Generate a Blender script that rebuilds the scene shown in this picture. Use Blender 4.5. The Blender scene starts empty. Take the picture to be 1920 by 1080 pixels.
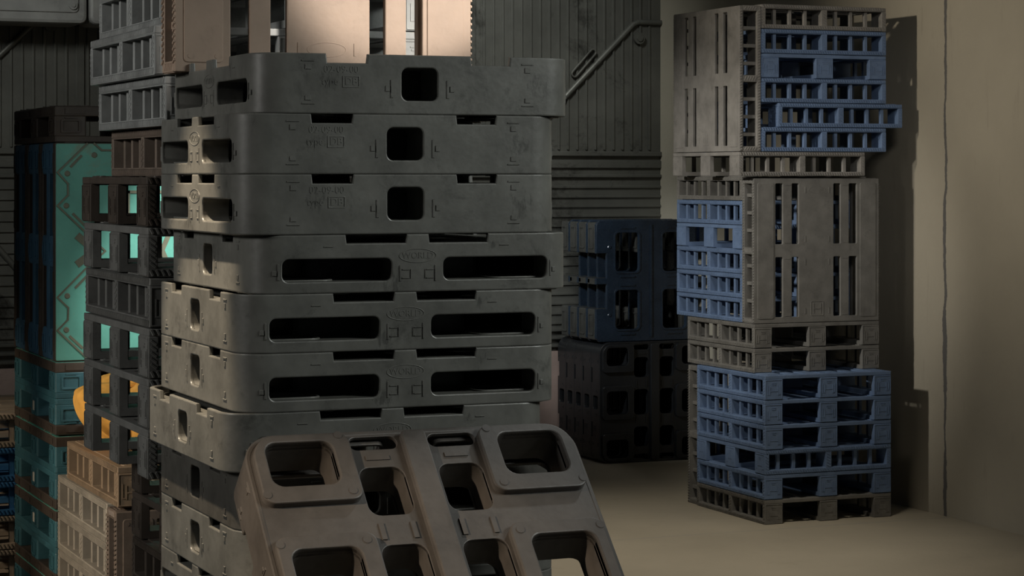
import bpy, bmesh, math, random
from mathutils import Matrix, Vector
random.seed(7)
PI = math.pi
scene = bpy.context.scene
COL = scene.collection

# ------------------------------------------------------------------ camera (room axes: X right, Y away, Z up)
CAM_H = 2.10
YAW = math.radians(22.76)
SN, CS = math.sin(YAW), math.cos(YAW)
FPX = 80.0 / 36.0 * 1920
cd = bpy.data.cameras.new('camera'); cd.lens = 80; cd.sensor_width = 36
cd.shift_y = -210.0 / 1920
cd.clip_end = 100
cam = bpy.data.objects.new('camera', cd); COL.objects.link(cam)
cam.location = (0, 0, CAM_H); cam.rotation_euler = (PI / 2, 0, -YAW)
scene.camera = cam

def x_on(px, Y):                        # X where the sight line of column px meets the plane Y
    k = (px - 960) / FPX
    return Y * (SN + k * CS) / (CS - k * SN)
def z_on(px, py, Y):
    X = x_on(px, Y); D = SN * X + CS * Y
    return CAM_H + (330 - py) / FPX * D

# ------------------------------------------------------------------ materials
def new_mat(name):
    m = bpy.data.materials.new(name); m.use_nodes = True
    nt = m.node_tree; b = nt.nodes['Principled BSDF']
    return m, nt, b
def N(nt, typ, **kw):
    n = nt.nodes.new(typ)
    for k, v in kw.items():
        if k in n.inputs.keys(): n.inputs[k].default_value = v
        else: setattr(n, k, v)
    return n
def ramp(nt, src, p0, p1, c0=(0, 0, 0, 1), c1=(1, 1, 1, 1)):
    r = nt.nodes.new('ShaderNodeValToRGB')
    r.color_ramp.elements[0].position = p0; r.color_ramp.elements[0].color = c0
    r.color_ramp.elements[1].position = p1; r.color_ramp.elements[1].color = c1
    nt.links.new(src, r.inputs[0]); return r
def mixc(nt, fac, a, b):
    n = nt.nodes.new('ShaderNodeMix'); n.data_type = 'RGBA'
    for sock, v in ((n.inputs[0], fac), (n.inputs[6], a), (n.inputs[7], b)):
        if isinstance(v, (int, float)): sock.default_value = v
        elif isinstance(v, tuple): sock.default_value = v
        else: nt.links.new(v, sock)
    return n.outputs[2]
def rgba(c, k=1.0): return (c[0] * k, c[1] * k, c[2] * k, 1)

def plastic(name, col, rough=0.5, scale=9.0, scuff=0.35, metallic=0.0, var=0.3, wear=None, spec=0.5, marks=()):
    m, nt, b = new_mat(name)
    L = nt.links
    tc = N(nt, 'ShaderNodeTexCoord')
    oi = N(nt, 'ShaderNodeObjectInfo')
    add = N(nt, 'ShaderNodeVectorMath', operation='ADD')
    mul = N(nt, 'ShaderNodeMath', operation='MULTIPLY'); mul.inputs[1].default_value = 17.0
    L.new(oi.outputs['Random'], mul.inputs[0])
    L.new(tc.outputs['Object'], add.inputs[0]); L.new(mul.outputs[0], add.inputs[1])
    n1 = N(nt, 'ShaderNodeTexNoise', Scale=scale, Detail=6.0, Roughness=0.6)
    L.new(add.outputs[0], n1.inputs['Vector'])
    r1 = ramp(nt, n1.outputs[0], 0.3, 0.72, rgba(col, 1 - var), rgba(col, 1 + var * 0.6))
    n2 = N(nt, 'ShaderNodeTexNoise', Scale=scale * 0.8, Detail=9.0, Roughness=0.78)
    n2.inputs['Distortion'].default_value = 0.4
    L.new(add.outputs[0], n2.inputs['Vector'])
    r2 = ramp(nt, n2.outputs[0], 0.55, 0.66)
    f = N(nt, 'ShaderNodeMath', operation='MULTIPLY'); f.inputs[1].default_value = scuff
    L.new(r2.outputs[0], f.inputs[0])
    dark = wear if wear else (col[0] * .3, col[1] * .3, col[2] * .3)
    c = mixc(nt, f.outputs[0], r1.outputs[0], rgba(dark))
    if marks:                                            # scratched grubby patches at fixed places of the pallet
        mp = N(nt, 'ShaderNodeMapping'); mp.inputs['Scale'].default_value = (3, 3, 1); L.new(add.outputs[0], mp.inputs['Vector'])
        n6 = N(nt, 'ShaderNodeTexNoise', Scale=26.0, Detail=8.0, Roughness=0.75); L.new(mp.outputs[0], n6.inputs['Vector'])
    for (pos, rad) in marks:
        di = N(nt, 'ShaderNodeVectorMath', operation='DISTANCE'); di.inputs[1].default_value = pos
        L.new(tc.outputs['Object'], di.inputs[0])
        fall = N(nt, 'ShaderNodeMapRange'); fall.inputs[1].default_value = 0; fall.inputs[2].default_value = rad
        fall.inputs[3].default_value = .16; fall.inputs[4].default_value = -.22; L.new(di.outputs['Value'], fall.inputs[0])
        sm = N(nt, 'ShaderNodeMath', operation='ADD'); L.new(n6.outputs[0], sm.inputs[0]); L.new(fall.outputs[0], sm.inputs[1])
        r6 = ramp(nt, sm.outputs[0], .56, .68)
        f6 = N(nt, 'ShaderNodeMath', operation='MULTIPLY'); f6.inputs[1].default_value = .7; L.new(r6.outputs[0], f6.inputs[0])
        c = mixc(nt, f6.outputs[0], c, rgba(dark))
    L.new(c, b.inputs['Base Color'])
    n3 = N(nt, 'ShaderNodeTexNoise', Scale=55.0, Detail=4.0)
    L.new(add.outputs[0], n3.inputs['Vector'])
    mr = N(nt, 'ShaderNodeMapRange'); mr.inputs[3].default_value = rough - .1; mr.inputs[4].default_value = rough + .14
    L.new(n3.outputs[0], mr.inputs[0]); L.new(mr.outputs[0], b.inputs['Roughness'])
    bp = N(nt, 'ShaderNodeBump', Strength=0.12, Distance=0.004)
    L.new(n3.outputs[0], bp.inputs['Height']); L.new(bp.outputs[0], b.inputs['Normal'])
    b.inputs['Metallic'].default_value = metallic
    b.inputs['Specular IOR Level'].default_value = spec
    return m

M = {}
M['grey_front'] = plastic('dark grey plastic', (.135, .135, .123), .38, 8, .6, marks=(((.325, -.4425, .075), .10), ((-.245, -.4425, .085), .075), ((-.4425, .06, .03), .09), ((-.4425, -.21, .12), .05)))
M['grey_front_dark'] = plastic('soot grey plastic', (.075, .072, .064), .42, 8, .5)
M['brown_grey'] = plastic('brownish grey plastic', (.080, .072, .066), .46, 7, .25)
M['grey'] = plastic('grey plastic', (.23, .22, .205), .6, 8, .35)
M['grey_dark'] = plastic('dark taupe plastic', (.17, .166, .155), .62, 8, .35)
M['blue'] = plastic('blue plastic', (.135, .205, .345), .58, 8, .25, var=.2)
M['pale_grey'] = plastic('pale grey plastic', (.27, .28, .275), .55, 8, .3)
M['slate'] = plastic('slate plastic', (.13, .13, .123), .5, 9, .4)
M['umber'] = plastic('umber plastic', (.16, .125, .10), .55, 8, .35)
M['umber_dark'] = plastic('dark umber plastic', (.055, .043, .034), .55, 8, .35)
M['beige'] = plastic('beige plastic', (.32, .235, .178), .6, 6, .25, var=.15)
M['sand'] = plastic('sand plastic', (.33, .30, .25), .6, 6, .3)
M['tan'] = plastic('tan brown plastic', (.26, .19, .125), .6, 7, .35)
M['teal'] = plastic('teal painted plastic', (.11, .36, .30), .40, 2.6, .75, var=.3, wear=(.19, .27, .195))
M['teal_blue'] = plastic('teal blue plastic', (.035, .12, .15), .5, 6, .4)
M['shaded_teal'] = plastic('petrol blue plastic', (.04, .11, .18), .5, 6, .4)  # same plastic as the lying pallets' feet, shade put into its bluer colour
M['ornament'] = plastic('greenish brass ornament', (.15, .16, .12), .3, 6, .4)
M['soot'] = plastic('soot black plastic', (.05, .05, .046), .34, 7, .3)
M['black'] = plastic('black plastic', (.016, .017, .019), .3, 7, .3)
M['black_blue'] = plastic('blue black plastic', (.016, .026, .042), .26, 7, .3)
M['cobalt'] = plastic('cobalt plastic', (.05, .19, .42), .4, 6, .3)
M['cream'] = plastic('cream plastic', (.42, .36, .29), .55, 6, .3)
M['white'] = plastic('off white label', (.6, .58, .5), .6, 6, .1)
M['wall_metal'] = plastic('dark stained metal', (.15, .15, .135), .46, 1.1, .92, .55, .45, wear=(.018, .017, .015))
M['beam_metal'] = plastic('light grey painted metal', (.30, .30, .29), .45, 3, .3)
M['plinth'] = plastic('dusty pink metal', (.36, .27, .24), .6, 2, .4)
M['yellow'] = plastic('yellow cloth', (.80, .42, .09), .85, 9, .2, spec=.2)

def concrete(name, base, dark, seam_axis, seams, seam_col, streak):
    m, nt, b = new_mat(name); L = nt.links
    tc = N(nt, 'ShaderNodeTexCoord')
    n1 = N(nt, 'ShaderNodeTexNoise', Scale=.8, Detail=8.0, Roughness=.6); L.new(tc.outputs['Object'], n1.inputs['Vector'])
    r1 = ramp(nt, n1.outputs[0], .3, .7, rgba(base, .86), rgba(base, 1.08))
    mp = N(nt, 'ShaderNodeMapping'); mp.inputs['Scale'].default_value = streak
    L.new(tc.outputs['Object'], mp.inputs['Vector'])
    n2 = N(nt, 'ShaderNodeTexNoise', Scale=4.0, Detail=10.0, Roughness=.7); L.new(mp.outputs[0], n2.inputs['Vector'])
    r2 = ramp(nt, n2.outputs[0], .60, .78)
    f = N(nt, 'ShaderNodeMath', operation='MULTIPLY'); f.inputs[1].default_value = .38; L.new(r2.outputs[0], f.inputs[0])
    c = mixc(nt, f.outputs[0], r1.outputs[0], rgba(dark))
    sp = N(nt, 'ShaderNodeSeparateXYZ'); L.new(tc.outputs['Object'], sp.inputs[0])
    n4 = N(nt, 'ShaderNodeTexNoise', Scale=2.2, Detail=6.0, Roughness=.7); L.new(tc.outputs['Object'], n4.inputs['Vector'])
    n5 = N(nt, 'ShaderNodeTexNoise', Scale=1.5, Detail=5.0); L.new(tc.outputs['Object'], n5.inputs['Vector'])
    height = None
    for (val, wid, wob) in seams:
        w = N(nt, 'ShaderNodeMath', operation='MULTIPLY_ADD'); w.inputs[1].default_value = wob; w.inputs[2].default_value = -val - wob * .5
        L.new(n4.outputs[0], w.inputs[0])
        a = N(nt, 'ShaderNodeMath', operation='ADD'); L.new(sp.outputs[seam_axis], a.inputs[0]); L.new(w.outputs[0], a.inputs[1])
        ab = N(nt, 'ShaderNodeMath', operation='ABSOLUTE'); L.new(a.outputs[0], ab.inputs[0])
        wm = N(nt, 'ShaderNodeMapRange'); wm.inputs[1].default_value = .3; wm.inputs[2].default_value = .7
        wm.inputs[3].default_value = wid * .25; wm.inputs[4].default_value = wid * 1.5; L.new(n5.outputs[0], wm.inputs[0])
        lt = N(nt, 'ShaderNodeMath', operation='LESS_THAN'); L.new(ab.outputs[0], lt.inputs[0]); L.new(wm.outputs[0], lt.inputs[1])
        c = mixc(nt, lt.outputs[0], c, rgba(seam_col))
        height = lt.outputs[0]
    L.new(c, b.inputs['Base Color'])
    b.inputs['Roughness'].default_value = .72
    n3 = N(nt, 'ShaderNodeTexNoise', Scale=40.0, Detail=5.0); L.new(tc.outputs['Object'], n3.inputs['Vector'])
    bp = N(nt, 'ShaderNodeBump', Strength=.15, Distance=.01); L.new(n3.outputs[0], bp.inputs['Height'])
    bp2 = N(nt, 'ShaderNodeBump', Strength=.5, Distance=.02); bp2.invert = True
    L.new(height, bp2.inputs['Height']); L.new(bp.outputs[0], bp2.inputs['Normal']); L.new(bp2.outputs[0], b.inputs['Normal'])
    return m
WALL_X, BACK_Y = 7.90, 15.85
M['floor'] = concrete('floor paint', (.40, .36, .285), (.20, .17, .13), 1, [(11.87, .006, .03)], (.30, .29, .27), (1, 1, 1))
M['wall'] = concrete('wall plaster', (.37, .335, .265), (.17, .15, .115), 1, [(11.92, .016, .09)], (.11, .105, .10), (3, 3, .45))

# ------------------------------------------------------------------ mesh helpers
class MB:
    def __init__(self): self.v = []; self.f = []; self.m = []
    def add(self, vs, fs, mi=0, T=None):
        o = len(self.v)
        self.v += [tuple(T @ Vector(p)) for p in vs] if T is not None else [tuple(p) for p in vs]
        self.f += [tuple(o + i for i in q) for q in fs]
        self.m += [mi] * len(fs)
    def box(self, x0, x1, y0, y1, z0, z1, mi=0, T=None):
        vs = [(x0, y0, z0), (x1, y0, z0), (x1, y1, z0), (x0, y1, z0), (x0, y0, z1), (x1, y0, z1), (x1, y1, z1), (x0, y1, z1)]
        fs = [(0, 3, 2, 1), (4, 5, 6, 7), (0, 1, 5, 4), (1, 2, 6, 5), (2, 3, 7, 6), (3, 0, 4, 7)]
        self.add(vs, fs, mi, T)
    def plate(self, outer, holes, thick, bevel=.002, T=None, mi=0):
        vs, fs = plate_geo(outer, holes, thick, bevel)
        self.add(vs, fs, mi, T)
    def cyl(self, r, h, T, n=20, mi=0, r2=None):
        r2 = r if r2 is None else r2
        vs = [(r * math.cos(2 * PI * i / n), r * math.sin(2 * PI * i / n), 0) for i in range(n)]
        vs += [(r2 * math.cos(2 * PI * i / n), r2 * math.sin(2 * PI * i / n), h) for i in range(n)]
        fs = [tuple(range(n - 1, -1, -1)), tuple(range(n, 2 * n))]
        fs += [(i, (i + 1) % n, n + (i + 1) % n, n + i) for i in range(n)]
        self.add(vs, fs, mi, T)
    def tube(self, pts, r, n=20, mi=0):
        pts = [Vector(p) for p in pts]; rings = []; vs = []; fs = []
        for i, p in enumerate(pts):
            d = (pts[min(i + 1, len(pts) - 1)] - pts[max(i - 1, 0)]).normalized()
            a = d.cross(Vector((0, 1, .01))).normalized(); b = d.cross(a)
            vs += [tuple(p + a * r * math.cos(2 * PI * k / n) + b * r * math.sin(2 * PI * k / n)) for k in range(n)]
        for i in range(len(pts) - 1):
            for k in range(n):
                fs.append((i * n + k, i * n + (k + 1) % n, (i + 1) * n + (k + 1) % n, (i + 1) * n + k))
        fs.append(tuple(range(n - 1, -1, -1))); fs.append(tuple((len(pts) - 1) * n + k for k in range(n)))
        self.add(vs, fs, mi)
    def mesh(self, name, smooth=21):
        me = bpy.data.meshes.new(name)
        me.from_pydata(self.v, [], self.f); me.update()
        me.polygons.foreach_set('material_index', self.m)
        bm = bmesh.new(); bm.from_mesh(me)
        bmesh.ops.remove_doubles(bm, verts=bm.verts, dist=1e-5)
        bmesh.ops.recalc_face_normals(bm, faces=bm.faces)
        bm.to_mesh(me); bm.free()
        me.polygons.foreach_set('use_smooth', [True] * len(me.polygons))
        me.set_sharp_from_angle(angle=math.radians(smooth))
        return me

def rrect(x0, x1, y0, y1, r=0.0, n=5):
    if r <= 0: return [(x0, y0), (x1, y0), (x1, y1), (x0, y1)]
    out = []
    for cx, cy, a in ((x1 - r, y0 + r, -PI / 2), (x1 - r, y1 - r, 0), (x0 + r, y1 - r, PI / 2), (x0 + r, y0 + r, PI)):
        for i in range(n + 1):
            t = a + PI / 2 * i / n
            out.append((cx + r * math.cos(t), cy + r * math.sin(t)))
    return out

def plate_geo(outer, holes, thick, bevel):              # solid plate in XY, z from 0 to thick, bevelled rims
    cu = bpy.data.curves.new('outline', 'CURVE'); cu.dimensions = '2D'; cu.fill_mode = 'BOTH'
    for loop in [outer] + list(holes):
        sp = cu.splines.new('POLY'); sp.points.add(len(loop) - 1); sp.use_cyclic_u = True
        for i, p in enumerate(loop): sp.points[i].co = (p[0], p[1], 0, 1)
    cu.extrude = thick / 2 - bevel; cu.bevel_depth = bevel; cu.bevel_resolution = 1; cu.offset = -bevel
    ob = bpy.data.objects.new('outline', cu); COL.objects.link(ob)
    me = bpy.data.meshes.new_from_object(ob.evaluated_get(bpy.context.evaluated_depsgraph_get()))
    vs = [(v.co.x, v.co.y, v.co.z + thick / 2) for v in me.vertices]
    fs = [tuple(p.vertices) for p in me.polygons]
    bpy.data.objects.remove(ob); bpy.data.curves.remove(cu); bpy.data.meshes.remove(me)
    return vs, fs

def text_geo(s, size, ext, align='CENTER'):
    cu = bpy.data.curves.new('letters', 'FONT'); cu.body = s; cu.size = size; cu.extrude = ext
    cu.align_x = align; cu.align_y = 'CENTER'; cu.resolution_u = 3
    ob = bpy.data.objects.new('letters', cu); COL.objects.link(ob)
    me = bpy.data.meshes.new_from_object(ob.evaluated_get(bpy.context.evaluated_depsgraph_get()))
    vs = [tuple(v.co) for v in me.vertices]; fs = [tuple(p.vertices) for p in me.polygons]
    bpy.data.objects.remove(ob); bpy.data.curves.remove(cu); bpy.data.meshes.remove(me)
    return vs, fs

def frame(o, ax, ay, az):                               # 4x4 with columns ax, ay, az and origin o
    return Matrix(((ax[0], ay[0], az[0], o[0]), (ax[1], ay[1], az[1], o[1]), (ax[2], ay[2], az[2], o[2]), (0, 0, 0, 1)))
X_, Y_, Z_ = Vector((1, 0, 0)), Vector((0, 1, 0)), Vector((0, 0, 1))

FI = .0165; W = .885; A = W / 2; H = .15; HF = .1497; RC = .085

# ------------------------------------------------------------------ slatted pallet with rope-edged runners
def slatted_parts():
    parts = []
    # deck
    mb = MB()
    ys = [(.18, .243), (.312, .367), (.646, .70), (.772, .829)]
    holes = []
    for a, b in ys:
        for x0, x1 in ((.04, .455), (.545, .965)):
            holes.append(rrect(-A + x0 * W, -A + x1 * W, -A + a * W, -A + b * W, .006, 2))
    mb.plate(rrect(-A, A, -A, A, .004, 2), holes, .0225, .003, Matrix.Translation((0, 0, .124)))
    for a, b in ((.028, .155), (.845, .972)):           # raised side boards
        mb.plate(rrect(-A + .03 * W, A - .03 * W, -A + a * W, -A + b * W, .012, 3), [], .006, .002, Matrix.Translation((0, 0, .144)))
        for x in (-A + .05 * W, A - .05 * W):
            for y in (-A + (a + .02) * W, -A + (b - .02) * W): mb.cyl(.007, .003, Matrix.Translation((x, y, .148)), 18)
    for a in (.405, .595):                              # little marks on the middle board
        for x in (.08, .42, .58, .92): mb.box(-A + x * W - .018, -A + x * W + .018, -A + a * W - .003, -A + a * W + .003, .1445, .1485)
    for a in (.2775, .7365):                            # clips at the ends of the narrow strips
        for x in (.05, .445, .555, .955): mb.box(-A + x * W - .003, -A + x * W + .003, -A + a * W - .02, -A + a * W + .02, .1445, .1485)
    emblem_T = frame((-A + .085, 0, .1455), (0, -1, 0), (1, 0, 0), (0, 0, 1))
    fr = rrect(-.045, .045, -.045, .045, .004, 2)
    mb.plate(fr, [rrect(-.041, .041, -.041, .041, .003, 2)], .003, .0008, emblem_T)
    for q in ((-.028, -.022, -.03, .03), (.022, .028, -.03, .03), (-.022, .022, -.003, .003)): mb.box(q[0], q[1], q[2], q[3], 0, .003, 0, emblem_T)
    mb.plate([(.06 * math.cos(t * PI / 12), .022 * math.sin(t * PI / 12)) for t in range(24)],
             [[(.056 * math.cos(t * PI / 12), .019 * math.sin(t * PI / 12)) for t in range(24)]], .0018, .0004,
             frame((A - .07, 0, .1455), (0, -1, 0), (1, 0, 0), (0, 0, 1)))
    parts.append(('deck', mb.mesh('deck'), -1))
    # runners
    for row in (0, 1, 2):
        mb = MB()
        y0 = (-A, -.0615, A - .123)[row]
        op = [rrect(-A + .031, -.0205, .026, .121, .002, 1), rrect(.0205, A - .031, .026, .121, .002, 1)]
        T = frame((0, y0 + .123, 0), (1, 0, 0), (0, 0, 1), (0, -1, 0))
        mb.plate(rrect(-A, A, 0, .124, .003, 1), op, .123, .0025, T)
        if row != 1:                                    # rope ridges on the outer face and round its openings
            yf, sg = (-A, -1) if row == 0 else (A, 1)
            def ridge(cx, cz, lx, lz, hw=.0046, dep=.0042):
                dx, dz = lx / 2, lz / 2
                l = math.hypot(lx, lz); nx, nz = -lz / l * hw, lx / l * hw
                vs = []
                for d, sc in ((0, 1), (dep, .62)):
                    vs += [(cx - dx + nx * sc, yf + sg * d, cz - dz + nz * sc), (cx - dx - nx * sc, yf + sg * d, cz - dz - nz * sc),
                           (cx + dx - nx * sc, yf + sg * d, cz + dz - nz * sc), (cx + dx + nx * sc, yf + sg * d, cz + dz + nz * sc)]
                mb.add(vs, [(4, 5, 6, 7), (0, 1, 5, 4), (1, 2, 6, 5), (2, 3, 7, 6), (3, 0, 4, 7)])
            p = .0172; n = int((W - .01) / p)
            for i in range(n):
                cx = -A + .012 + i * p
                ridge(cx, .1365, .013 * .62, -.020 * .8)
                ridge(cx, .0125, .013 * .62, -.020 * .8)
            for cz in (.036, .0535, .071, .0885, .106):
                for cx, w in ((-A + .0155, .017), (0, .024), (A - .0155, .017)): ridge(cx, cz, w, -.013, .0044, .0021)
        # block emblems on the two ends
        for sx in (-1, 1):
            E = frame((sx * A, y0 + .0615, .0), (0, sx, 0), (0, 0, 1), (sx, 0, 0))
            mb.plate(rrect(-.058, .058, .004, .12, .004, 2), [rrect(-.0545, .0545, .0075, .1165, .003, 2)], .0022, .0006, E)
            for q in ((-.031, -.026, .028, .078), (.026, .031, .028, .078), (-.026, .026, .050, .055), (-.041, -.031, .03, .034), (.031, .041, .03, .034),
                      (-.045, -.041, .03, .085), (.041, .045, .03, .085), (-.012, .012, .088, .094), (-.016, .016, .098, .102)):
                mb.box(q[0], q[1], q[2], q[3], -.001, .0019, 0, E)
        parts.append(('runner', mb.mesh('runner'), -1))
        ri = len(parts) - 1
        if row != 1:
            yb = -A + .042 if row == 0 else A - .020
            bb = MB(); bb.plate(rrect(-.011, .011, .02, .125, .002, 1), [], .022, .002, frame((0, yb, 0), (1, 0, 0), (0, 0, 1), (0, -1, 0)))
            bm_ = bb.mesh('bar')
            for o0 in (-A + .031, .0205):
                wd = A - .0515
                for f in (.185, .46, .735): parts.append(('bar', bm_, ri, (o0 + wd * (f if row == 0 else 1 - f), 0, 0)))
    return parts

# ------------------------------------------------------------------ rounded grey pallet (date side / oval side)
def rounded_parts(FD=.02):
    parts = []; SL = .07 if FD < .01 else .022
    S = W - 2 * RC; Q = PI * RC / 2; PER = 4 * S + 4 * Q
    mb = MB()
    # unrolled wall: s runs along front(-y) , right(+x), back(+y), left(-x), each preceded by half of nothing; flat k starts at k*(S+Q)
    holes = []; notches = []; deep = []; bumps = []; texts = []
    for k in range(4):
        b0 = k * (S + Q) - RC                          # so that b0 + u is the distance from the virtual corner
        if k % 2 == 0:                                  # date side
            holes.append((b0 + .393, b0 + .492, .035, .117, .017))
            notches += [(b0 + .188, b0 + .30), (b0 + .585, b0 + .697)]
            for u in (.139, W - .139):
                bumps += [(b0 + u - .018, b0 + u + .018, .128, .1345), (b0 + u - .009, b0 + u + .009, .108, .124),
                          (b0 + u - .018, b0 + u + .018, .022, .0275), (b0 + u - .009, b0 + u + .009, .0315, .046)]
            for sg in (-1, 1):
                c = b0 + W / 2
                for q in ((.073, .082, .040, .088), (.082, .096, .056, .073)):
                    a_, b_ = sorted((c + sg * q[0], c + sg * q[1])); bumps.append((a_, b_, q[2], q[3]))
        else:                                           # oval side
            for a_, b_ in ((.077, .371), (.514, .808)): holes.append((b0 + a_, b0 + b_, .030, .088, .017))
            notches += [(b0 + .246, b0 + .412), (b0 + .473, b0 + .639)]
            for u in (.2, W - .2): bumps.append((b0 + u - .014, b0 + u + .014, .1165, .1215))
            c = b0 + W / 2
            for sg in (-1, 1):
                for q in ((.045, .052, .026, .070), (.022, .045, .033, .038), (.022, .045, .055, .060), (.018, .022, .033, .060)):
                    a_, b_ = sorted((c + sg * q[0], c + sg * q[1])); bumps.append((a_, b_, q[2], q[3]))
                for q in ((.372, .379, .034, .078), (.379, .392, .045, .06)):
                    a_, b_ = sorted((c + sg * q[0], c + sg * q[1])); bumps.append((a_, b_, q[2], q[3]))
    # the outline starts in the middle of the right-hand side
    s0 = (S + Q) + S / 2; s1 = s0 + PER
    def wrap(a): return a + PER if a < s0 else a
    top = []
    for a, b in sorted((wrap(a), wrap(b)) for a, b in notches):
        top += [(a, HF), (a + .003, HF - .0228), (b - .003, HF - .0228), (b, HF)]
    outer = [(s0, 0), (s1, 0), (s1, HF)] + [p for p in reversed(top)] + [(s0, HF)]
    hl = [rrect(wrap(a), wrap(b), z0, z1, r, 5) for a, b, z0, z1, r in holes]
    strip = MB(); strip.plate(outer, hl, .014, .0036)
    bm = bmesh.new(); 
    vv = [bm.verts.new(p) for p in strip.v]
    for q in strip.f:
        try: bm.faces.new([vv[i] for i in q])
        except ValueError: pass
    bmesh.ops.remove_doubles(bm, verts=bm.verts, dist=1e-6)
    for k in range(4):
        for i in range(11):
            for base in (k * (S + Q) + S, k * (S + Q) + S + PER):
                s = base + Q * i / 10
                if s0 < s < s1:
                    bmesh.ops.bisect_plane(bm, geom=bm.verts[:] + bm.edges[:] + bm.faces[:], plane_co=(s, 0, 0), plane_no=(1, 0, 0))
    def ring(s):
        s = s % PER; k = int(s // (S + Q)); t = s - k * (S + Q)
        if t <= S: p = Vector((-A + RC + t, -A)); n = Vector((0, -1))
        else:
            a = (t - S) / Q * PI / 2
            n = Vector((math.sin(a), -math.cos(a))); p = Vector((A - RC, -A + RC)) + n * RC
        c, s_ = (1, 0, -1, 0)[k], (0, 1, 0, -1)[k]
        return Vector((c * p.x - s_ * p.y, s_ * p.x + c * p.y)), Vector((c * n.x - s_ * n.y, s_ * n.x + c * n.y))
    def bend(co):                                       # (s, z, t): t = 0 inner .. .014 outer face
        p, n = ring(co[0]); q = p + n * (co[2] - .014)
        return (q.x, q.y, co[1])
    idx = {v: i for i, v in enumerate(bm.verts)}
    mb.add([bend(v.co) for v in bm.verts], [tuple(idx[v] for v in f.verts) for f in bm.faces])
    bm.free()
    for a, b, z0, z1 in bumps:
        vs = []
        for t in (.012, .0165):
            i_ = .002 if t > .013 else 0
            vs += [(a + i_, z0 + i_, t), (b - i_, z0 + i_, t), (b - i_, z1 - i_, t), (a + i_, z1 - i_, t)]
        mb.add([bend(p) for p in vs], [(4, 5, 6, 7), (0, 1, 5, 4), (1, 2, 6, 5), (2, 3, 7, 6), (3, 0, 4, 7)])
    for a, b, z0, z1, r in holes:                        # deep sleeves round the windows
        SL = .022 if FD > .01 else (.12 if b - a < .15 else .07)
        g = plate_geo(rrect(a - .008, b + .008, z0 - .008, z1 + .008, r + .006, 5), [rrect(a, b, z0, z1, r, 5)], SL, .002)
        mb.add([bend((p[0], p[1], p[2] - SL + .008)) for p in g[0]], g[1])
    # deck
    dq = lambda x0, x1, y0, y1: rrect(-A + x0 * W, -A + x1 * W, -A + y0 * W, -A + y1 * W, .02, 4)
    dk = [dq(a, b, y0, y1) for a, b in ((.045, .33), (.38, .62), (.67, .955)) for y0, y1 in ((.045, .275), (.31, .45), (.55, .69), (.725, .955))]
    if FD < .01:
        dk = []; mb.plate(rrect(-.25, .25, -.25, .25, .03, 4), [rrect(-.242, .242, -.242, .242, .024, 4)], .103, .001, Matrix.Translation((0, 0, .0125)))
    mb.plate(rrect(-A + .010, A - .010, -A + .010, A - .010, RC - .01, 8), dk, .012, .002, Matrix.Translation((0, 0, .1150)))
    parts.append(('body', mb.mesh('body'), -1))
    # underside plate with its openings; the centre bar runs along x, feet stand in two columns
    def uv(x0, x1, y0, y1, r): return rrect(-A + x0 * W, -A + x1 * W, -A + y0 * W, -A + y1 * W, r, 5)
    ub = MB(); hs = []
    for y0, y1 in ((.315, .448), (.552, .685)):
        hs += [uv(.022, .067, y0 - .005, y1 + .005, .0195), uv(.13, .295, y0, y1, .03), uv(.395, .605, y0, y1, .03),
               uv(.705, .87, y0, y1, .03), uv(.933, .978, y0 - .005, y1 + .005, .0195)]
    fx = ((.0, .25), (.36, .64), (.75, 1.0))
    fh = ((.045, .195), (.405, .595), (.805, .955))
    for a, b in fh:
        for y0, y1 in ((.055, .252), (.748, .945)): hs.append(uv(a, b, y0, y1, .03))
    ub.plate(rrect(-A + .009, A - .009, -A + .009, A - .009, RC - .009, 8), hs, .012, .002, Matrix.Translation((0, 0, .001)))
    for y0, y1 in ((.315, .448), (.552, .685)):
        c = (y0 + y1) / 2
        for x in (.098, .902): ub.box(-A + (x - .008) * W, -A + (x + .008) * W, -A + (c - .035) * W, -A + (c + .035) * W, -.002, .002)
        for x in (.35, .65):
            for y in (y0 + .02, y1 - .02): ub.box(-A + (x - .028) * W, -A + (x + .028) * W, -A + (y - .007) * W, -A + (y + .007) * W, -.003, .002)
    if FD > .01:
        for y0, y1 in ((.315, .448), (.552, .685)):
            for x0, x1 in ((.13, .295), (.395, .605), (.705, .87)):
                ub.plate(uv(x0 - .008, x1 + .008, y0 - .008, y1 + .008, .036), [uv(x0, x1, y0, y1, .03)], .10, .002, Matrix.Translation((0, 0, .002)))
    parts.append(('underside_grid', ub.mesh('underside_grid'), -1))
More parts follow.
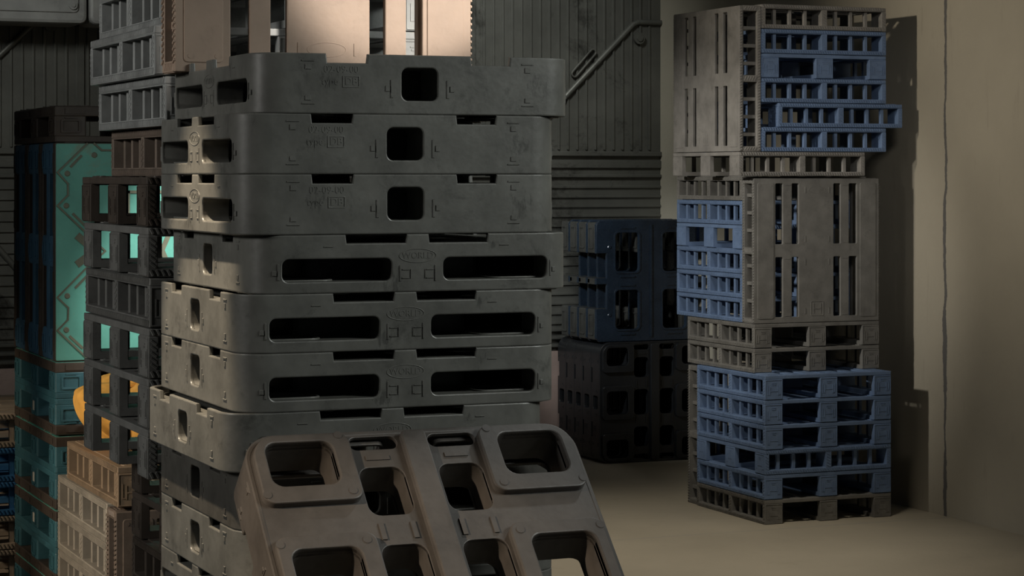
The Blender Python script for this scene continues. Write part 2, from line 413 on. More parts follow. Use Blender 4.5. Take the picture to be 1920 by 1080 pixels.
    for (a, b), (ha, hb) in zip(fx, fh):
        for y0, y1, h0, h1, side in ((.0, .305, .055, .252, 0), (.695, 1.0, .748, .945, 1)):
            o = uv(max(a, FI / W), min(b, 1 - FI / W), max(y0, FI / W), min(y1, 1 - FI / W), .03)
            if a == 0 or b == 1:                        # the outer corner follows the pallet's rounding
                x0, x1 = max(-A + a * W, -A + FI), min(-A + b * W, A - FI); Y0, Y1 = max(-A + y0 * W, -A + FI), min(-A + y1 * W, A - FI)
                o = []
                for cx, cy, ang, outc in ((x1, Y0, -PI / 2, b == 1 and side == 0), (x1, Y1, 0, b == 1 and side == 1),
                                          (x0, Y1, PI / 2, a == 0 and side == 1), (x0, Y0, PI, a == 0 and side == 0)):
                    r = RC - FI if outc else .03
                    px_ = cx - r if cx == x1 else cx + r; py_ = cy - r if cy == Y1 else cy + r
                    o += [(px_ + r * math.cos(ang + PI / 2 * i / 8), py_ + r * math.sin(ang + PI / 2 * i / 8)) for i in range(9)]
            ft = MB()
            ft.plate(o, [uv(ha, hb, h0, h1, .03)], FD + .004, min(.004, FD * .6), Matrix.Translation((0, 0, -FD)))
            ft.plate(uv(ha - .008, hb + .008, h0 - .008, h1 + .008, .036), [uv(ha, hb, h0, h1, .03)], .11 if FD > .01 else .034, .002, Matrix.Translation((0, 0, min(0, .008 - FD))))
            for x in (a + .028, b - .028):
                for y in (y0 + .03, y1 - .03):
                    ex = (x < .1 and a == 0) or (x > .9 and b == 1); ey = (y < .1) or (y > .9)
                    if ex and ey: continue
                    ft.cyl(.011, .0022, Matrix.Translation((-A + x * W, -A + y * W, -FD - .0015)), 20, 0, .011)
            parts.append(('foot', ft.mesh('foot'), -1))
    cb = MB(); cb.plate(uv(.02, .98, .463, .537, .012), [], FD + .004, min(.004, FD * .6), Matrix.Translation((0, 0, -FD)))
    parts.append(('centre_runner', cb.mesh('centre_runner'), -1))
    # raised date lettering and ovals
    for k in range(4):
        b0 = k * (S + Q) - RC
        lt = MB()
        def put(g, u, z, sc=1.0):
            lt.add([bend((b0 + u + p[0] * sc, z + p[1], .0136 + p[2])) for p in g[0]], g[1])
        if k % 2 == 0:
            put(text_geo('02-09-00', .026, .0013), .2285, .110)
            put(text_geo('type', .026, .0013), .198, .080)
            put(text_geo('DB', .026, .0013), .2545, .0805)
            put(plate_geo(rrect(-.023, .023, -.0145, .0145, .001, 1), [rrect(-.0205, .0205, -.012, .012, .001, 1)], .0018, .0004), .2545, .0805)
            if k == 0: parts.append(('date_lettering', lt.mesh('date_lettering'), -1))
        else:
            put(text_geo('WORLD', .0235, .0012), W / 2, .0935)
            el = lambda a, b: [(a * math.cos(t * PI / 20), b * math.sin(t * PI / 20)) for t in range(40)]
            put(plate_geo(el(.052, .0185), [el(.0495, .0165)], .0016, .0004), W / 2, .0935)
            parts.append(('oval_lettering', lt.mesh('oval_lettering'), -1))
    return parts

# ------------------------------------------------------------------ decorated pallet: grooved plate on nine feet and beams
def decorated_parts():
    parts = []
    mb = MB()
    mb.plate(rrect(-A, A, -A, A, .006, 2), [], .041, .004, Matrix.Translation((0, 0, .105)), 1)
    mb.plate(rrect(-A + .004, A - .004, -A + .004, A - .004, .006, 2), [], .004, .0015, Matrix.Translation((0, 0, .1435)), 0)
    for sx, sy, ax in ((0, -1, 0), (0, 1, 0), (-1, 0, 1), (1, 0, 1)):    # little recessed clips along the plate's rim
        for t in (-.36, -.12, .12, .36):
            if ax == 0: mb.box(t - .04, t + .04, sy * A - .003, sy * A + .003, .115, .137, 1)
            else: mb.box(sx * A - .003, sx * A + .003, t - .04, t + .04, .115, .137, 1)
    parts.append(('plate', mb.mesh('plate'), -1, (0, 0, 0), 2))
    gm = MB(); cnt = [0]
    def P(u, v): return (-A + u, A - v, 0)
    def stroke(pts, w, h):
        for (p, q) in zip(pts[:-1], pts[1:]):
            p, q = Vector(P(*p)), Vector(P(*q)); d = (q - p).normalized(); l = (q - p).length
            n = Vector((-d.y, d.x, 0))
            T = frame(p, d, n, Z_)
            cnt[0] += 1; gm.box(-w / 2, l + w / 2, -w / 2, w / 2, .1455 - .0003 * (cnt[0] % 5), .1462 + h + .0003 * (cnt[0] % 3), 0, T)
    for mir in (False, True):
        f = (lambda pts: [(W - u, v) for u, v in pts]) if mir else (lambda pts: pts)
        stroke(f([(.13, .004), (.01, .12), (.052, .167), (.052, .212), (.01, .255), (.13, .37), (.205, .44), (.13, .505), (.01, .625), (.054, .668), (.052, .716), (.01, .758), (.135, .878)]), .007, .004)
        for q in (((.066, .095), (.105, .055)), ((.085, .585), (.13, .54)), ((.062, .785), (.11, .83)), ((.075, .29), (.13, .345))): stroke(f(list(q)), .010, .003)
        for q in (((.10, .385), (.16, .435)), ((.10, .485), (.16, .44))): stroke(f(list(q)), .03, .003)
        for q in ((.05, .62), (.046, .757), (.05, .125), (.046, .255), (.16, .05)):
            u, v = f([q])[0]; gm.cyl(.013, .004, Matrix.Translation((-A + u, A - v, .1465)), 20, 0, .009)
    stroke([(.16, .004), (.19, .03), (.695, .03), (.725, .004)], .008, .004)
    stroke([(.30, .2), (.30, .68), (.585, .68), (.585, .2), (.30, .2)], .012, .004)
    stroke([(.36, .26), (.52, .62)], .02, .003); stroke([(.52, .26), (.36, .62)], .02, .003)
    parts.append(('raised_ornament', gm.mesh('raised_ornament'), -1))
    for ix in (-1, 0, 1):
        for iy in (-1, 0, 1):
            w = .065 if (ix and iy) else .08
            cx, cy = ix * (A - .065), iy * (A - .065)
            ft = MB(); ft.plate(rrect(cx - .065, cx + .065, cy - .065, cy + .065, .012, 3), [], .082, .003, Matrix.Translation((0, 0, .024)))
            for sx, sy in ((1, 0), (-1, 0), (0, 1), (0, -1)):
                E = frame((cx + sx * .065, cy + sy * .065, .065), (-sy, sx, 0), (0, 0, 1), (sx, sy, 0))
                if abs(cx + sx * .065) > A - .01 or abs(cy + sy * .065) > A - .01:
                    ft.plate(rrect(-.04, .04, -.028, .028, .006, 2), [rrect(-.032, .032, -.02, .02, .004, 2)], .004, .001, E)
                    ft.box(-.022, .022, .031, .036, -.001, .004, 0, E)
            parts.append(('foot', ft.mesh('foot'), -1))
    bs = MB()
    ho = [rrect(x0, x1, y0, y1, .02, 3) for x0, x1 in ((-A + .09, -.06), (.06, A - .09)) for y0, y1 in ((-A + .09, -.06), (.06, A - .09))]
    bs.plate(rrect(-A, A, -A, A, .01, 2), ho, .025, .003)
    parts.append(('base_frame', bs.mesh('base_frame'), -1))
    return parts

# ------------------------------------------------------------------ notched black pallet
def notched_parts():
    parts = []
    def wu(x0, x1, y0, y1): return [(-A + x0 * W, -A + y0 * W), (-A + x1 * W, -A + y1 * W)]
    o = rrect(-A, A, -A, A, .03, 4)
    n = lambda u: -A + u * W
    d = .085
    outer = [(n(.03), -A), (n(.97), -A), (A, n(.03)), (A, n(.27)), (A - d, n(.27)), (A - d, n(.475)), (A, n(.475)), (A, n(.525)), (A - d, n(.525)), (A - d, n(.73)), (A, n(.73)),
             (A, n(.97)), (n(.97), A), (n(.03), A), (-A, n(.97)), (-A, n(.73)), (-A + d, n(.73)), (-A + d, n(.525)), (-A, n(.525)), (-A, n(.475)), (-A + d, n(.475)), (-A + d, n(.27)), (-A, n(.27)), (-A, n(.03))]
    hs = []
    for x0, x1 in ((.175, .39), (.61, .825)):
        for y0, y1 in ((.10, .425), (.575, .90)): hs.append(rrect(n(x0), n(x1), n(y0), n(y1), .03, 4))
    mb = MB(); mb.plate(outer, hs, .03, .004, Matrix.Translation((0, 0, .12)))
    for x0, x1 in ((.175, .39), (.61, .825)):
        for y0, y1 in ((.10, .425), (.575, .90)):
            mb.plate(rrect(n(x0) - .014, n(x1) + .014, n(y0) - .014, n(y1) + .014, .04, 4), [rrect(n(x0), n(x1), n(y0), n(y1), .03, 4)], .006, .002, Matrix.Translation((0, 0, .1485)))
            for y in (n(y0) - .035, n(y1) + .035): mb.box((n(x0) + n(x1)) / 2 - .06, (n(x0) + n(x1)) / 2 + .06, y - .006, y + .006, .149, .156)
    mb.box(-.008, .008, -A + .03, A - .03, .149, .158)
    for y in (.22, .78):
        for x in (.12, .88): mb.cyl(.016, .006, Matrix.Translation((n(x), n(y), .149)), 12, 0, .01)
    parts.append(('plate', mb.mesh('plate'), -1))
    for y0, y1 in ((.015, .27), (.73, .985)):
        for x0, x1 in ((.0, .2), (.4, .6), (.8, 1.0)):
            ft = MB()
            ft.plate(rrect(n(x0), n(x1), n(y0), n(y1), .012, 3), [rrect(n(x0) + .03, n(x1) - .03, n(y0) + .03, n(y1) - .03, .01, 3)], .12, .003)
            for sx, e in ((-1, n(x0)), (1, n(x1))):
                E = frame((e, (n(y0) + n(y1)) / 2, .06), (0, sx, 0), (0, 0, 1), (sx, 0, 0))
                ft.plate(rrect(-.08, .08, -.04, .04, .006, 2), [rrect(-.068, .068, -.028, .028, .004, 2)], .008, .0015, E)
            parts.append(('foot', ft.mesh('foot'), -1))
    br = MB()
    for x0, x1 in ((.0, .2), (.4, .6), (.8, 1.0)): br.box(n(x0), n(x1), n(.475), n(.525), .0, .122)
    br.box(-A, A, n(.485), n(.515), 0, .03)
    parts.append(('middle_rail', br.mesh('middle_rail'), -1))
    return parts

PROTO = {'slatted': slatted_parts(), 'rounded': rounded_parts(.003), 'footed': rounded_parts(.02), 'decorated': decorated_parts(), 'notched': notched_parts()}
NAMES = {'slatted': 'slatted_pallet', 'footed': 'rounded_pallet', 'rounded': 'rounded_pallet', 'decorated': 'ornamented_pallet', 'notched': 'notched_pallet'}

# orientations: images of the local x, y, z axes
ORI = {
    'flat': (X_, Y_, Z_), 'turned': (Y_, -X_, Z_), 'upside': (X_, -Y_, -Z_),
    'deck_front': (Z_, -X_, -Y_), 'deck_left': (Z_, Y_, -X_), 'deck_front_inverted': (-Z_, X_, -Y_), 'deck_back': (Z_, X_, Y_),
    'plate_front': (X_, Z_, -Y_), 'plate_back': (X_, -Z_, Y_), 'plate_left': (-Y_, Z_, -X_),
}
def pallet(kind, at, ori, mats, label, group=None, rot=0.0, hgt=None, mat4=None, zscale=1.0, part_mats=None):
    """at = smallest corner (X, Y, Z) of the pallet's box"""
    h = hgt or (HF if kind in ('rounded', 'footed') else H)
    if mat4 is None:
        ax, ay, az = ORI[ori]
        R = frame((0, 0, 0), ax, ay, az)
        cs = [R @ Vector((sx, sy, z)) for sx in (-A, A) for sy in (-A, A) for z in (0, h)]
        lo = Vector((min(c.x for c in cs), min(c.y for c in cs), min(c.z for c in cs)))
        hi = Vector((max(c.x for c in cs), max(c.y for c in cs), max(c.z for c in cs)))
        T = Vector(at) - lo
        mat4 = Matrix.Translation(T) @ R
        if rot:
            c = Vector(at) + (hi - lo) / 2
            mat4 = Matrix.Translation(c) @ Matrix.Rotation(rot, 4, 'Z') @ Matrix.Translation(-c) @ mat4
        if zscale != 1: mat4 = mat4 @ Matrix.Diagonal((1, 1, zscale, 1))
    root = bpy.data.objects.new(NAMES[kind], None); COL.objects.link(root)
    root.empty_display_size = .1
    root.matrix_world = mat4
    root['label'] = label; root['category'] = 'pallet'
    if group: root['group'] = group
    objs = []
    for p in PROTO[kind]:
        o = bpy.data.objects.new(p[0], p[1]); COL.objects.link(o)
        o.parent = root if p[2] < 0 else objs[p[2]]
        if len(p) > 3: o.location = p[3]
        nslots = p[4] if len(p) > 4 else 1
        while len(p[1].materials) < nslots: p[1].materials.append(None)
        pm = (part_mats or {}).get(p[0])
        for i in range(nslots):
            o.material_slots[i].link = 'OBJECT'
            o.material_slots[i].material = M[(pm or mats)[min(i, len(pm or mats) - 1)]]
        objs.append(o)
    return root

ORD = ['bottom', 'second', 'third', 'fourth', 'fifth', 'sixth', 'seventh', 'eighth', 'ninth', 'tenth']

# ------------------------------------------------------------------ big front stack (sixteen rounded pallets)
FX, FY = 1.583, 5.54
front = [  # from the top: dX, orientation, material, label
    (.040, 'flat', 'grey_front', 'dark grey rounded pallet on top of the big front stack, under the standing beige pallet'),
    (.000, 'flat', 'grey_front', 'dark grey rounded pallet second from the top of the front stack, square window in front'),
    (.000, 'flat', 'grey_front', 'dark grey rounded pallet third from the top, lowest of three with a square front window'),
    (.035, 'turned', 'grey_front', 'dark grey rounded pallet fourth from top, jutting right, topmost with two long front slots'),
    (.000, 'turned', 'grey_front', 'dark grey rounded pallet fifth from the top of the front stack, two long front slots'),
    (.000, 'turned', 'grey_front', 'dark grey rounded pallet sixth from the top, lowest with both long front slots showing'),
    (-.034, 'turned', 'grey_front', 'dark grey rounded pallet just behind the leaning pallet\'s top edge, jutting left, seventh down'),
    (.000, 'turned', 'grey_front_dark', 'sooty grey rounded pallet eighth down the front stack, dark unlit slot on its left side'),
    (.000, 'turned', 'grey_front', 'dark grey rounded pallet ninth down the front stack, left of the leaning pallet'),
    (.000, 'flat', 'grey_front', 'dark grey rounded pallet tenth down, at the picture\'s bottom edge left of the leaning pallet'),
]
DBS = 1.032
zb = [2.259, 2.1045, 1.950]
for k in range(3, 15): zb.append(1.800 - (k - 3) * HF)
for k in range(15):
    if k < 10: dx, ori, mt, lb = front[k]
    else: dx, ori, mt, lb = 0, 'turned', 'grey_front', 'dark grey rounded pallet at the foot of the front stack, below the picture'
    pallet('rounded', (FX + dx, FY, zb[k]), ori, [mt], lb, 'rounded pallets in the front stack', rot=random.uniform(-.003, .003), zscale=DBS if k < 3 else 1.0)
pallet('slatted', (FX, FY, 0), 'turned', ['grey_dark'], 'dark slatted pallet on the floor under the front stack, below the picture', zscale=(zb[14] - .0045) / H)

# beige pallet standing on the top of it
ztop = zb[0] + .1275 * DBS
pallet('slatted', (1.583, 6.19, ztop), 'deck_front_inverted', ['beige'], 'beige slatted pallet standing on edge on top of the front stack')

# leaning pallet and what its foot rests on
TH = math.radians(44.7); X0, YT, ZT = 1.545, 5.40, 1.474
dn = Vector((0, -math.sin(TH), -math.cos(TH))); zd = Vector((0, math.cos(TH), -math.sin(TH)))
T = Vector((X0, YT, ZT)) + dn * A + X_ * A + zd * .02
pallet('footed', None, None, ['brown_grey'], 'brownish grey rounded pallet leaning in front, its underside with square framed feet facing us',
       'rounded pallets in the front stack', mat4=frame(T, dn, -X_, zd))
zl = (T + dn * A + zd * HF).z
for k in range(5):
    pallet('slatted', (1.56, 4.27, k * zl / 5), 'turned', ['grey_dark'], 'dark slatted pallet under the leaning pallet, below the picture', 'low pile under the leaning pallet', zscale=zl / 5 / H - .0005)

# ------------------------------------------------------------------ stack behind on the left (slatted pallets)
SAX, SAY = 1.613, 6.632
sa = [  # from the bottom of the upper part
    ('flat', 0, 'slate', 'slate slatted pallet with two square windows, overhanging at the bottom of the tall left stack'),
    ('flat', 0, 'slate', 'slate pallet with two square windows, second from the bottom of the overhanging tall left stack'),
    ('flat', 0, 'slate', 'slate pallet with two square windows, directly below the only slate barred one'),
    ('turned', .005, 'slate', 'slate barred pallet between windowed ones, left stack, middle height'),
    ('flat', .0, 'slate', 'slate windowed pallet with teal showing through, directly under the brown windowed one'),
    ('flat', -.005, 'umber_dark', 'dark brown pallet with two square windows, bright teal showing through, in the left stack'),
    ('turned', .09, 'umber', 'brown barred pallet set back to the right, just under the three pale grey ones'),
    ('turned', .05, 'pale_grey', 'pale grey barred pallet, lowest of the three pale ones in the left stack'),
    ('turned', .02, 'pale_grey', 'pale grey barred pallet, middle of three pale ones, jutting out to the left'),
    ('turned', .05, 'pale_grey', 'pale grey barred pallet at the top of the left stack, cut by the picture'),
]
for i, (ori, dx, mt, lb) in enumerate(sa):
    pallet('slatted', (SAX + dx, SAY, 1.2 + i * H), ori, [mt], lb, 'slatted pallets in the tall left stack', rot=random.uniform(-.004, .004))
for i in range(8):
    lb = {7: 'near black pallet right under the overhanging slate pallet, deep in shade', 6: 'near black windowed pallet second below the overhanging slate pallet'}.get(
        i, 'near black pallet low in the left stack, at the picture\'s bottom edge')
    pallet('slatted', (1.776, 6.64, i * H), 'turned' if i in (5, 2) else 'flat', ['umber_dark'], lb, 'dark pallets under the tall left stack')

# ------------------------------------------------------------------ sand-coloured pile in front of the teal stack
for i in range(6):
    lb = ('sand coloured barred pallet, topmost of the sand ones under the tan brown pallet', 'sand coloured barred pallet, second of the sand ones below the tan brown pallet',
          'sand coloured barred pallet, third of the sand ones, cut by the bottom of the picture')[5 - i] if i > 2 else 'sand coloured pallet at the foot of its pile, below the picture'
    pallet('slatted', (1.86, 8.28, i * H), 'turned', ['sand'], lb, 'sand coloured pallets at lower left')
pallet('slatted', (1.86, 8.125, 0), 'deck_front', ['umber'], 'brown pallet standing on edge against the right end of the sand pile')
pallet('slatted', (1.868, 8.14, .9), 'turned', ['tan'], 'tan brown barred pallet lying on the sand pile, beside the yellow cloth')

# yellow cloth sack
def sack():
    mb = MB(); nu, nv = 144, 36
    vs = []; rnd = random.Random(3)
    ph = [rnd.uniform(0, 6.28) for _ in range(8)]
    def crease(v): return 1 - 2 * abs((v / PI) % 2 - 1)             # sharp pleats
    for j in range(nv + 1):
        t = j / nv; el = -PI / 2 + PI * t
        for i in range(nu):
            a = 2 * PI * i / nu
            fold = .05 * crease(7 * a + ph[0] + 1.6 * t) + .045 * crease(13 * a + ph[1] - 2.2 * t) + .02 * math.sin(23 * a + ph[2] + 5 * t)
            amp = max(0, math.sin(PI * min(1, t * .94 + .06))) ** .6
            r = max(0, math.cos(el)) ** .40 * (1 + 1.5 * fold * amp) * (1 + .10 * math.sin(2 * a + ph[3]) * (1 - t))
            r *= .56 + .60 * min(1, t * 1.35) ** 1.2
            x = .225 * r * math.cos(a); y = .35 * r * math.sin(a)
            z = .122 * math.sin(el) * (1 + .16 * math.sin(2 * a + ph[4]) + .12 * crease(5 * a + ph[5]))
            vs.append((x, y, max(z, -.118)))
    fs = [(j * nu + i, j * nu + (i + 1) % nu, (j + 1) * nu + (i + 1) % nu, (j + 1) * nu + i) for j in range(nv) for i in range(nu)]
    mb.add(vs, fs)
    o = bpy.data.objects.new('cloth_sack', mb.mesh('cloth_sack', 60)); COL.objects.link(o)
    o.data.materials.append(M['yellow']); o.location = (2.085, 8.72, 1.168 + .004)
    o['label'] = 'crumpled bright yellow cloth bundle lying on the tan brown pallet'; o['category'] = 'cloth'
sack()

# ------------------------------------------------------------------ teal stack
SX, SY = 1.851, 9.175
g = 'ornamented teal pallets lying in the far left stack'
for i in range(9):
    ori = 'flat' if i % 2 == 0 else 'upside'
    base = 'teal blue pallet with square recessed feet, '
    lb = {8: base + 'right under the standing teal pallets', 7: base + 'upside down, second below the standing teal pallets',
          6: base + 'third below the standing teal pallets', 5: base + 'upside down, fourth below the standing ones',
          4: base + 'fifth below the standing ones', 3: base + 'sixth below the standing ones'}.get(
        i, 'teal blue pallet at the foot of the teal stack, below the picture')
    pr = pallet('decorated', (SX, SY, i * H), ori, ['teal', 'umber_dark'], lb, g,
           part_mats={'foot': ['teal_blue'], 'base_frame': ['teal_blue'], 'raised_ornament': ['umber']})
    if i in (7, 5, 4):                                  # small white paper tag on the middle foot of the left side
        tm = MB(); tm.plate(rrect(-.018, .018, -.026, .026, .002, 1), [], .0015, .0004, frame((-A - .0003, 0, .066), (0, -1, 0), (0, 0, 1), (-1, 0, 0)))
        to = bpy.data.objects.new('paper_tag', tm.mesh('paper_tag')); COL.objects.link(to); to.parent = pr
        to.data.materials.append(M['white']); to['label'] = 'small white paper tag'
g = 'ornamented pallets standing on edge at far left'
for i in range(6):
    ori = 'plate_front' if i % 2 == 0 else 'plate_back'
    lb = ('teal pallet standing on edge, its grooved ornamented plate facing us', 'blue footed pallet on edge, second behind the teal ornamented plate',
          'blue footed pallet on edge, third in the standing row, mid left face', 'blue footed pallet on edge, fourth from the teal ornamented plate',
          'blue footed pallet on edge, fifth from the teal plate, last but one', 'blue footed pallet on edge at the far left end of the standing row')[i]
    pallet('decorated', (SX, SY + i * H, 9 * H), ori, ['teal', 'umber_dark'], lb, g,
           part_mats={'foot': ['shaded_teal'], 'base_frame': ['shaded_teal'], 'raised_ornament': ['ornament']})
pallet('decorated', (SX, SY + .01, 9 * H + W + .002), 'flat', ['umber_dark', 'umber_dark'], 'dark brown pallet with square windows lying on top of the standing teal pallets')

# ------------------------------------------------------------------ far left stack behind the teal one
fl = [('flat', 'cream'), ('turned', 'cream'), ('flat', 'cream'), ('flat', 'cream'), ('flat', 'cobalt'), ('flat', 'cobalt'), ('flat', 'cream')]
for i, (ori, mt) in enumerate(fl):
    lb = {6: 'cream windowed pallet on top of the small stack at the left picture edge', 5: 'upper cobalt blue pallet at the left edge, under the cream one',
          4: 'lower cobalt blue pallet at the left edge of the picture', 3: 'cream pallet under the two cobalt ones at the left edge'}.get(i, 'cream pallet at the foot of the left edge stack, below the picture')
    pallet('slatted', (1.755, 10.14, i * H), ori, [mt], lb, 'pallets at the left edge of the picture')

# ------------------------------------------------------------------ right stack
g = 'slatted pallets in the tall right stack'
bx, by = 6.702, 12.04
pallet('slatted', (bx, by, 0), 'turned', ['grey_dark'], 'dark taupe pallet on the floor at the very bottom of the right stack', g)
lbs = ['blue pallet just above the dark taupe pallet on the floor', 'blue pallet with barred right face and windowed left face, low in the right stack',
       'blue pallet right above the windowed left-face one, third up of the lower blue five', 'blue pallet second from the top of the lower blue five',
       'blue pallet topmost of the lower blue five, its top deck in view']
for i in range(5):
    pallet('slatted', (bx, by, (i + 1) * H), 'flat' if i == 1 else 'turned', ['blue'], lbs[i], g, rot=random.uniform(-.003, .003))
pallet('slatted', (bx + .014, by + W + .003, 0), 'deck_back', ['grey_dark'], 'dark taupe pallet standing on the floor behind the lower blue pallets')
cx, cy = 6.716, 12.20
pallet('slatted', (cx, cy, 6 * H), 'turned', ['grey_dark'], 'dark taupe windowed pallet resting directly on the lower blue five', g)
pallet('slatted', (cx, cy, 7 * H), 'turned', ['grey_dark'], 'dark taupe windowed pallet just under the upright pallet with dark slots', g)
pallet('slatted', (cx, cy, 8 * H), 'deck_front', ['grey_dark'], 'grey pallet standing upright with four dark slot pairs facing us, mid right stack')
lbs = ['bright blue pallet, lowest of the bright left-lit five beside the upright pallet', 'bright blue barred pallet second from the bottom of the left-lit five',
       'bright blue barred pallet just under the one with square windows', 'bright blue pallet with two square windows on its lit left face',
       'bright blue barred pallet, topmost of the left-lit five', 'dark taupe barred pallet lying on the bright blue left-lit five']
for i in range(6):
    pallet('slatted', (cx, cy + .153, (8 + i) * H), 'flat' if i == 3 else 'turned', ['blue' if i < 5 else 'grey_dark'], lbs[i], g, rot=random.uniform(-.003, .003) if i else 0)
tx, ty = 6.607, 12.19
pallet('slatted', (tx, ty, 14 * H), 'flat', ['grey'], 'light grey pallet under the topmost group, barred right face, windows on the left', g)
pallet('slatted', (tx, ty, 15 * H), 'deck_left', ['grey'], 'light grey pallet standing on edge at the upper left of the right stack')
lbs = ['blue barred pallet, lowest of the upper blue five', 'blue barred pallet sticking out to the right in the upper group', 'blue barred pallet just above the one sticking out right',
       'blue windowed pallet with relief blocks in the upper group', 'blue barred pallet just under the light grey topmost pallet', 'light grey barred pallet at the very top of the right stack']
for i in range(6):
    pallet('slatted', (tx + .153 + (.118 if i == 1 else 0), ty, (15 + i) * H), 'turned' if i == 3 else 'flat', ['blue' if i < 5 else 'grey'], lbs[i], g)

# ------------------------------------------------------------------ black pallets in the far corner
for i in range(5):
    lb = 'black rounded pallet standing on the floor in the corner, gridded underside facing us' if i == 0 else 'black rounded pallet standing on edge behind the gridded black one'
    pallet('footed', (7.0, 15.035 + i * (HF + .001), 0), 'deck_back', ['black'], lb, 'black rounded pallets in the corner')
for i in range(4):
    lb = 'blue black notched pallet on edge, its four rounded openings facing us, in the dark corner' if i == 0 else 'blue black notched pallet on edge behind the front notched one'
    pallet('notched', (6.98, 15.05 + i * .158, W + .004), 'plate_front', ['black_blue'], lb, 'notched black pallets in the corner',
           part_mats={'foot': ['soot'], 'middle_rail': ['soot']})

# ------------------------------------------------------------------ room
def structure(name, mb, mats, smooth=21):
    o = bpy.data.objects.new(name, mb.mesh(name, smooth)); COL.objects.link(o)
    for m in mats: o.data.materials.append(M[m])
    o['kind'] = 'structure'
    return o
mb = MB(); mb.box(-8, WALL_X + .2, -3, BACK_Y + .3, -.2, 0); structure('floor', mb, ['floor'])
mb = MB(); mb.box(WALL_X, WALL_X + .2, 4, BACK_Y + .3, 0, 6.5); structure('wall_right', mb, ['wall'])
mb = MB()
XL = -8.0
mb.box(XL, WALL_X, BACK_Y, BACK_Y + .2, 0, 6.5)
i = 0; x = XL
while x < WALL_X - .03:                                 # upright ribs above, level ribs below
    mb.plate(rrect(-.009, .009, 2.30, 6.4, .004, 1), [], .014, .003, frame((x, BACK_Y + .002, 0), X_, Z_, -Y_)); x += .0767
z = .98
while z < 2.08:
    mb.plate(rrect(XL, WALL_X, z - .010, z + .010, .004, 1), [], .016, .004, frame((0, BACK_Y + .002, 0), X_, Z_, -Y_)); z += .074
for z, h, d in ((2.27, .018, .03), (2.19, .03, .02), (2.10, .012, .025), (.93, .012, .04), (.87, .012, .04), (.81, .012, .04)):
    mb.plate(rrect(XL, WALL_X, z - h, z + h, .006, 2), [], d, .005, frame((0, BACK_Y + .002, 0), X_, Z_, -Y_))
mb.box(XL, WALL_X, BACK_Y - .03, BACK_Y + .1, 0, .77, 1)
YB = BACK_Y - .012
def on_back(px, py): return (x_on(px, YB), YB, z_on(px, py, YB))
for path in ([(960, 290), (1080, 160), (1187, 46), (1196, 42), (1240, 43)], [(-20, 122), (62, 45), (80, 20)], [(-20, 446), (36, 510), (80, 560)]):
    mb.tube([on_back(*p) for p in path], .022)
for seam in (152, 885):
    xs = x_on(seam, YB); mb.box(xs - .02, xs + .02, BACK_Y - .02, BACK_Y + .05, 2.28, 6.4)
p = on_back(1197, 72); mb.cyl(.045, .025, frame((p[0], p[1], p[2]), X_, Z_, -Y_), 20); mb.cyl(.025, .035, frame((p[0], p[1], p[2]), X_, Z_, -Y_), 16)
p = on_back(95, 46); mb.cyl(.05, .03, frame((p[0], p[1], p[2]), X_, Z_, -Y_), 20)
p0, p1 = Vector(on_back(1075, 140)), Vector(on_back(1112, 97)); d = (p1 - p0).normalized(); n = Vector((-d.z, 0, d.x)); L_ = (p1 - p0).length
mb.plate(rrect(-.02, L_ + .02, -.03, .03, .028, 5), [rrect(-.008, L_ + .008, -.016, .016, .015, 5)], .02, .004, frame(p0, d, n, d.cross(n)))
structure('wall_back', mb, ['wall_metal', 'plinth'])
# light grey header boxes across the top left of the back wall
YH = BACK_Y - .42
for n_, (xa, xb) in enumerate(((-4.0, x_on(164, YH)), (x_on(168, YH), 4.6))):
    zb = z_on(80, 43, YH)
    mb = MB()
    mb.plate(rrect(xa, xb, zb, zb + .75, .05, 4), [], .42, .025, frame((0, YH + .42, 0), X_, Z_, -Y_))
    ia, ib = (xa + .2, x_on(147, YH)) if n_ == 0 else (x_on(186, YH), xb - .2)
    mb.plate(rrect(ia, ib, z_on(80, 22, YH), zb + .66, .03, 4), [], .016, .005, frame((0, YH + .004, 0), X_, Z_, -Y_))
    for bxp in ((x_on(136, YH), ia + .1) if n_ == 0 else (x_on(200, YH), ib - .1)):
        mb.cyl(.03, .016, frame((bxp, YH - .01, z_on(136, 10, YH)), X_, Z_, -Y_), 20); mb.cyl(.014, .024, frame((bxp, YH - .01, z_on(136, 10, YH)), X_, Z_, -Y_), 16)
    structure('trim_%d' % (n_ + 1), mb, ['beam_metal'])

# ------------------------------------------------------------------ light
def lamp(name, typ, loc, aim, energy, col, **kw):
    l = bpy.data.lights.new(name, typ); l.energy = energy; l.color = col
    for k, v in kw.items(): setattr(l, k, v)
    o = bpy.data.objects.new(name, l); COL.objects.link(o); o.location = loc
    o.rotation_euler = (Vector(aim) - Vector(loc)).to_track_quat('-Z', 'Y').to_euler()
    return o
w = bpy.data.worlds.new('world'); scene.world = w; w.use_nodes = True
w.node_tree.nodes['Background'].inputs[0].default_value = (.85, .95, 1, 1); w.node_tree.nodes['Background'].inputs[1].default_value = .014
WARM = (1, .80, .58); SOFT = (1, .90, .74)
lamp('hall_lamp', 'SPOT', (2.0, 11.2, 3.9), (7.9, 10.95, 3.4), 520, SOFT, spot_size=math.radians(52), spot_blend=1.0, shadow_soft_size=.10)
lamp('floor_lamp', 'SPOT', (4.5, 9.6, 6.2), (5.45, 11.4, 0), 760, SOFT, spot_size=math.radians(46), spot_blend=1.0, shadow_soft_size=.4)
lamp('stack_spot', 'SPOT', (5.6, 7.6, 4.2), (7.2, 12.2, 2.3), 190, (1, .97, .92), spot_size=math.radians(32), spot_blend=1.0, shadow_soft_size=.4)
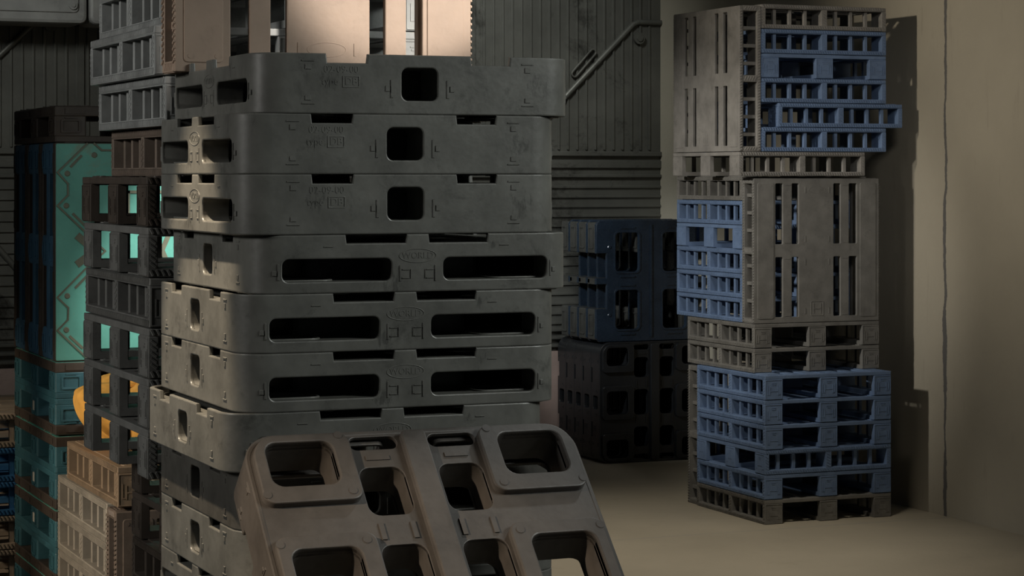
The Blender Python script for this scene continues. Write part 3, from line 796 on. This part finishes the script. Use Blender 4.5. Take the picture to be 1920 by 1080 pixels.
lamp('overhead_panel', 'AREA', (5.8, 2.3, 4.2), (2.2, 5.7, 2.0), 19, (.96, 1, .95), shape='RECTANGLE', size=2.4, size_y=1.0, spread=math.radians(64))
lamp('rim_spot', 'SPOT', (5.6, 6.9, 6.0), (2.46, 5.95, 1.8), 260, (.97, 1, .97), spot_size=math.radians(20), spot_blend=.8, shadow_soft_size=.2)
lamp('side_fill', 'SPOT', (-4.0, 5.6, 3.8), (1.7, 7.1, 1.75), 650, (1, .98, .93), spot_size=math.radians(42), spot_blend=.8, shadow_soft_size=.6)
lamp('low_spot', 'SPOT', (-2.6, 7.6, 2.7), (1.9, 8.65, .62), 540, WARM, spot_size=math.radians(24), spot_blend=.7, shadow_soft_size=.15)
lamp('side_spot', 'SPOT', (.84, 5.92, 3.7), (1.6, 6.0, 1.15), 520, WARM, spot_size=math.radians(23), spot_blend=.45, shadow_soft_size=.03)
lamp('edge_spot', 'SPOT', (-.9, 9.3, 2.5), (1.75, 10.25, .85), 130, WARM, spot_size=math.radians(26), spot_blend=.8, shadow_soft_size=.1)
lamp('lean_spot', 'SPOT', (-1.3, 4.0, 3.1), (1.72, 5.12, 1.1), 560, WARM, spot_size=math.radians(16), spot_blend=.6, shadow_soft_size=.04)
lamp('corner_side_spot', 'SPOT', (4.1, 13.5, 2.7), (7.0, 15.2, 1.3), 300, (.95, 1, 1), spot_size=math.radians(30), spot_blend=.8, shadow_soft_size=.15)
lamp('top_spot', 'SPOT', (3.6, 3.0, 4.4), (2.33, 6.2, 2.85), 1500, (1, .92, .83), spot_size=math.radians(13), spot_blend=.5, shadow_soft_size=.05)
lamp('gap_lamp', 'SPOT', (2.95, 8.3, 3.0), (2.42, 9.17, 1.8), 330, (1, .95, .88), spot_size=math.radians(29), spot_blend=.8, shadow_soft_size=.05)
lamp('corner_spot', 'SPOT', (5.0, 13.1, 5.2), (6.3, 15.85, 3.1), 520, (.97, 1, .95), spot_size=math.radians(54), spot_blend=1.0, shadow_soft_size=.4)
lamp('stack_side_spot', 'SPOT', (2.4, 11.0, 3.2), (6.7, 12.75, 1.65), 560, (1, .95, .86), spot_size=math.radians(33), spot_blend=.9, shadow_soft_size=.12)
lamp('left_wall_spot', 'SPOT', (.6, 11.6, 4.6), (2.9, 15.6, 2.9), 260, (.98, 1, .94), spot_size=math.radians(60), spot_blend=1.0, shadow_soft_size=.4)

vs = scene.view_settings
scene.view_settings.view_transform = 'Standard'; vs.look = 'None'; vs.gamma = 1; vs.exposure = 0; vs.use_curve_mapping = False
